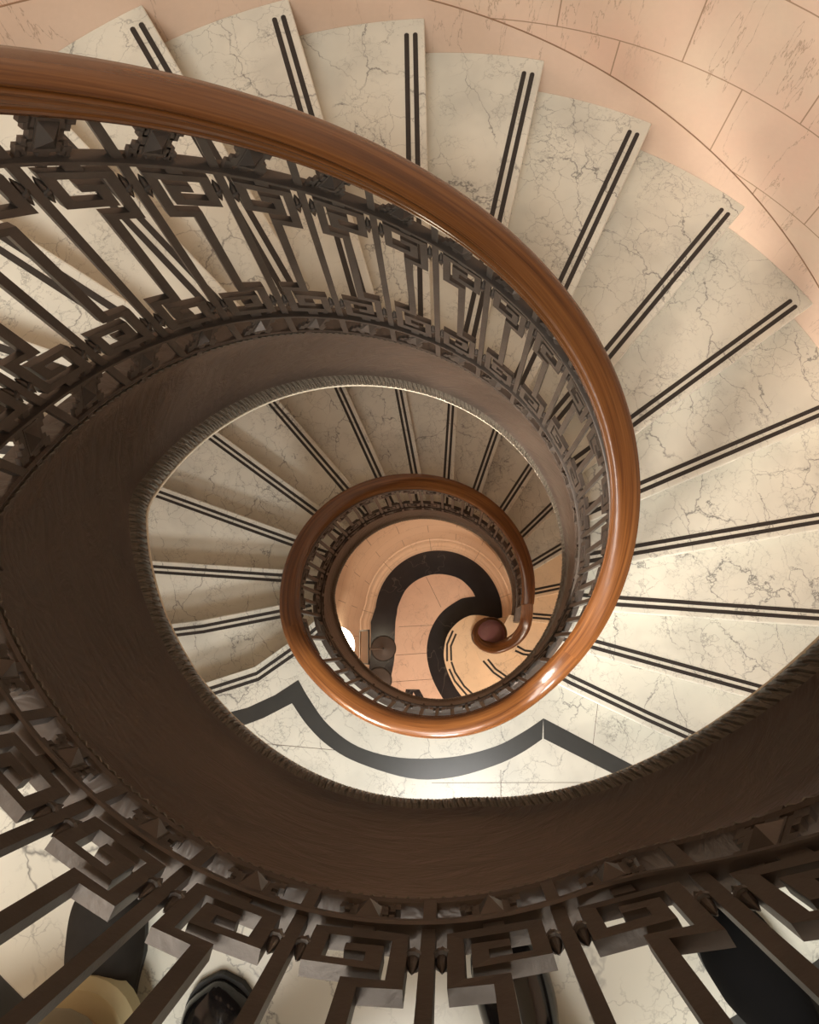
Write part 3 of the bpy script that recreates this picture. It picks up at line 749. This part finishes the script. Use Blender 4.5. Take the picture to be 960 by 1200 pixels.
# ------------------------------------------------------------------ people on the upper landing
def skin_mesh(name, pts, edges, mat, parent=None, sub=2, root=0):
    me = bpy.data.meshes.new(name); me.from_pydata([p[:3] for p in pts], edges, [])
    o = link(name, me, mat)
    sk = o.modifiers.new('skin', 'SKIN'); sk.use_smooth_shade = True
    for i, p in enumerate(pts):
        rr = p[3] if isinstance(p[3], tuple) else (p[3], p[3]); me.skin_vertices[0].data[i].radius = rr
        me.skin_vertices[0].data[i].use_root = (i == root)
    s = o.modifiers.new('sub', 'SUBSURF'); s.levels = s.render_levels = sub
    return o
def shoe(foot, ang, L_, W_, H_, mat, parent):
    """foot: toe tip (x,y), ang: direction the toe points"""
    V = []; Fc = []; n = 16; rings = 14; z0 = Z2+.002
    d = Vector((cos(ang), sin(ang))); nn = Vector((-d.y, d.x)); tip = Vector(foot)
    for i in range(rings+1):
        u = i/rings; x = -L_*u
        wd = W_/2*(1-(1-min(1, u/.22))**2.2)**.5*(1-.28*max(0, sin(pi*min(1, max(0, (u-.38)/.45)))))
        if u > .9: wd *= (1-((u-.9)/.1)**2*.45)
        wd = max(wd, .006)
        h = H_*(.42+.25*min(1, u/.35)) if u < .42 else H_*(.67+.9*((u-.42)/.58)**.8)
        if u < .08: h = H_*(.20+.26*(u/.08)**.5)
        for j in range(n):
            a_ = TW*j/n; cx = cos(a_); sz = sin(a_)
            yy = wd*math.copysign(abs(cx)**.8, cx); z = z0+.012+(h*math.copysign(abs(sz)**.9, sz) if sz > 0 else .012*sz)
            p_ = tip+d*x+nn*yy; V.append((p_.x, p_.y, z))
    for i in range(rings):
        for j in range(n): a = i*n+j; b = i*n+(j+1) % n; Fc.append((a, b, b+n, a+n))
    Fc += [tuple(range(n)), tuple(range(rings*n, rings*n+n))]
    o = mk('shoe', V, Fc, mat, None, True)
    s = o.modifiers.new('sub', 'SUBSURF'); s.levels = s.render_levels = 2
    place(o, parent)
    pl = []
    for i in range(0, 25):
        u = i/24; wd = W_/2*0.96*(1-(1-min(1, u/.22))**2.2)**.5*(1-.25*max(0, sin(pi*min(1, max(0, (u-.38)/.45)))))
        if u > .9: wd *= (1-((u-.9)/.1)**2*.45)
        pl.append((u, max(wd, .004)))
    poly = [tip+d*(.004-(L_+.008)*u)+nn*wd for u, wd in pl]+[tip+d*(.004-(L_+.008)*u)-nn*wd for u, wd in pl[::-1]]
    V, Fc = prism([(v.x, v.y) for v in poly], Z2+.001, Z2+.014); place(mk('sole', V, Fc, SOLE), o)
def person(hip, feet, ang, shoe_m, leg_m, top_m, label, L_=.285, W_=.104, cuff=None, bend=(0, 0)):
    z = Z2
    T = thing('person', (hip[0], hip[1], z), label, 'person')
    hx, hy = hip; d = Vector((cos(ang), sin(ang))); nn = Vector((-d.y, d.x))
    ank = []
    for tip, fa in feet:
        df = Vector((cos(fa), sin(fa))); a_ = Vector(tip)-df*(L_*(.62 if cuff else .80)); ank.append((a_, df))
    def W(v2, zz_, r_): return (v2.x, v2.y, z+zz_, r_)
    H = Vector(hip); pts = [W(H, .92, (.15, .11))]; E = []
    sh = H+d*.06
    pts += [W(H+d*.02, 1.10, (.135, .095)), W(H+d*.04, 1.28, (.16, .105)), W(sh, 1.42, (.10, .08)), W(sh+d*.02, 1.50, (.052, .055)), W(sh+d*.04, 1.60, (.075, .088)), W(sh+d*.04, 1.70, (.06, .07))]
    E += [(0, 1), (1, 2), (2, 3), (3, 4), (4, 5), (5, 6)]
    li = []
    for (a_, df), s in zip(ank, (1, -1)):
        b0 = len(pts); hpt = H+nn*s*.09; kn = (hpt+a_)/2+d*.05
        pts += [W(hpt, .84, .085), W(kn, .48, .060), W(a_+d*.0, .12, .042), W(a_, .06, .036)]
        E += [(0, b0), (b0, b0+1), (b0+1, b0+2), (b0+2, b0+3)]; li.append(b0)
        b1 = len(pts)
        s0, el, wr = sh+nn*s*.19, sh+nn*s*.25-d*.03, sh+nn*s*.24+d*.06
        pts += [W(s0, 1.40, .052), W(el, 1.12, .042), W(wr, .88, .030), W(wr+d*.02, .80, (.022, .034))]
        E += [(3, b1), (b1, b1+1), (b1+1, b1+2), (b1+2, b1+3)]
    body = skin_mesh('body', pts, E, SKIN); place(body, T)
    # clothing as children: trousers, jacket
    for (a_, df), b0 in zip(ank, li):
        pass
    tp = [(pts[0][0], pts[0][1], pts[0][2]+.03, (.165, .125)), (pts[0][0], pts[0][1], pts[0][2]-.03, (.165, .125))]; te = [(0, 1)]
    for b0 in li:
        k = len(tp); hh, kk, aa = pts[b0], pts[b0+1], pts[b0+2]
        tp += [(hh[0], hh[1], hh[2], .100), (kk[0], kk[1], kk[2], .078), (aa[0], aa[1], aa[2]+.06, .070), (aa[0], aa[1], aa[2]-.03, .070)]
        te += [(1, k), (k, k+1), (k+1, k+2), (k+2, k+3)]
    place(skin_mesh('trousers', tp, te, leg_m), T)
    if cuff:
        for b0 in li:
            aa = pts[b0+2]
            V, Fc = lathe([(.050, aa[2]-.078), (.066, aa[2]-.075), (.070, aa[2]-.045), (.060, aa[2]-.030)], aa[0], aa[1], 28)
            place(mk('trouser_cuff', V, Fc, cuff, None, True), T)
    jp = [pts[0][:3]+((.175, .135),), pts[1][:3]+((.155, .12),), pts[2][:3]+((.18, .13),), pts[3][:3]+((.115, .095),)]; je = [(0, 1), (1, 2), (2, 3)]
    for b0 in li:
        b1 = b0+4; k = len(jp); jp += [pts[b1][:3]+(.068,), pts[b1+1][:3]+(.056,), pts[b1+2][:3]+(.044,)]; je += [(3, k), (k, k+1), (k+1, k+2)]
    place(skin_mesh('jacket', jp, je, top_m), T)
    # hair cap, nose, eyes, ears, mouth; fingers
    hc = sh+d*.04
    V, Fc = [], []
    bmh = bmesh.new(); bmesh.ops.create_uvsphere(bmh, u_segments=20, v_segments=14, radius=1)
    bmesh.ops.delete(bmh, geom=[v for v in bmh.verts if v.co.z < -.25 or (v.co.x > .45 and v.co.z < .35)], context='VERTS')
    for v in bmh.verts: v.co = Vector((v.co.x*.108, v.co.y*.092, v.co.z*.115))
    me = bpy.data.meshes.new('hair'); bmh.to_mesh(me); bmh.free(); ho = link('hair', me, HAIR)
    sol = ho.modifiers.new('s', 'SOLIDIFY'); sol.thickness = .012
    ho.matrix_world = Matrix.Translation((hc.x, hc.y, z+1.66)) @ Matrix.Rotation(ang, 4, 'Z'); place(ho, T)
    for s in (-1, 1):
        wr = sh+nn*s*.24+d*.09
        for k, (off, ln) in enumerate(((-.026, .07), (-.009, .08), (.009, .075), (.026, .06))):
            b = wr+d*(-off)
            place(skin_mesh('finger', [(b.x, b.y, z+.79, .010), (b.x, b.y, z+.79-ln*.5, .009), (b.x-nn.x*s*.012, b.y-nn.y*s*.012, z+.79-ln, .007)], [(0, 1), (1, 2)], SKIN, sub=1), T)
        b = wr+d*.03
        place(skin_mesh('thumb', [(b.x, b.y, z+.82, .011), (b.x+d.x*.02, b.y+d.y*.02, z+.79, .010), (b.x+d.x*.024-nn.x*s*.01, b.y+d.y*.024-nn.y*s*.01, z+.755, .008)], [(0, 1), (1, 2)], SKIN, sub=1), T)
        e = hc+d*.088+nn*s*.032
        bme = bmesh.new(); bmesh.ops.create_uvsphere(bme, u_segments=10, v_segments=8, radius=.012); me = bpy.data.meshes.new('eye'); bme.to_mesh(me); bme.free()
        eo = link('eye', me, SOLE); eo.location = (e.x, e.y, z+1.645); place(eo, T)
    for tip, fa in feet: shoe(tip, fa, L_, W_, .085, shoe_m, T)
    return T
person((-.26, -1.0), (((-.418, -.650), rad(76)), ((-.043, -.682), rad(90))), rad(84), LEATHER, BLKCL, BLKCL,
       'person in black with glossy black shoes standing behind the near railing, between the two others')
person((-.80, -.95), (((-.537, -.482), rad(76)), ((-.86, -.50), rad(80))), rad(66), SUEDE, BEIGE, BEIGE,
       'person in beige trousers with cream cuffs and dark grey shoes, bottom left behind the railing', cuff=CREAM)
person((.46, -1.30), (((.238, -.728), rad(106)), ((.50, -.86), rad(104))), rad(108), BLKCL, BLKCL, GREYCL,
       'person in loose black trousers at the bottom right behind the railing')
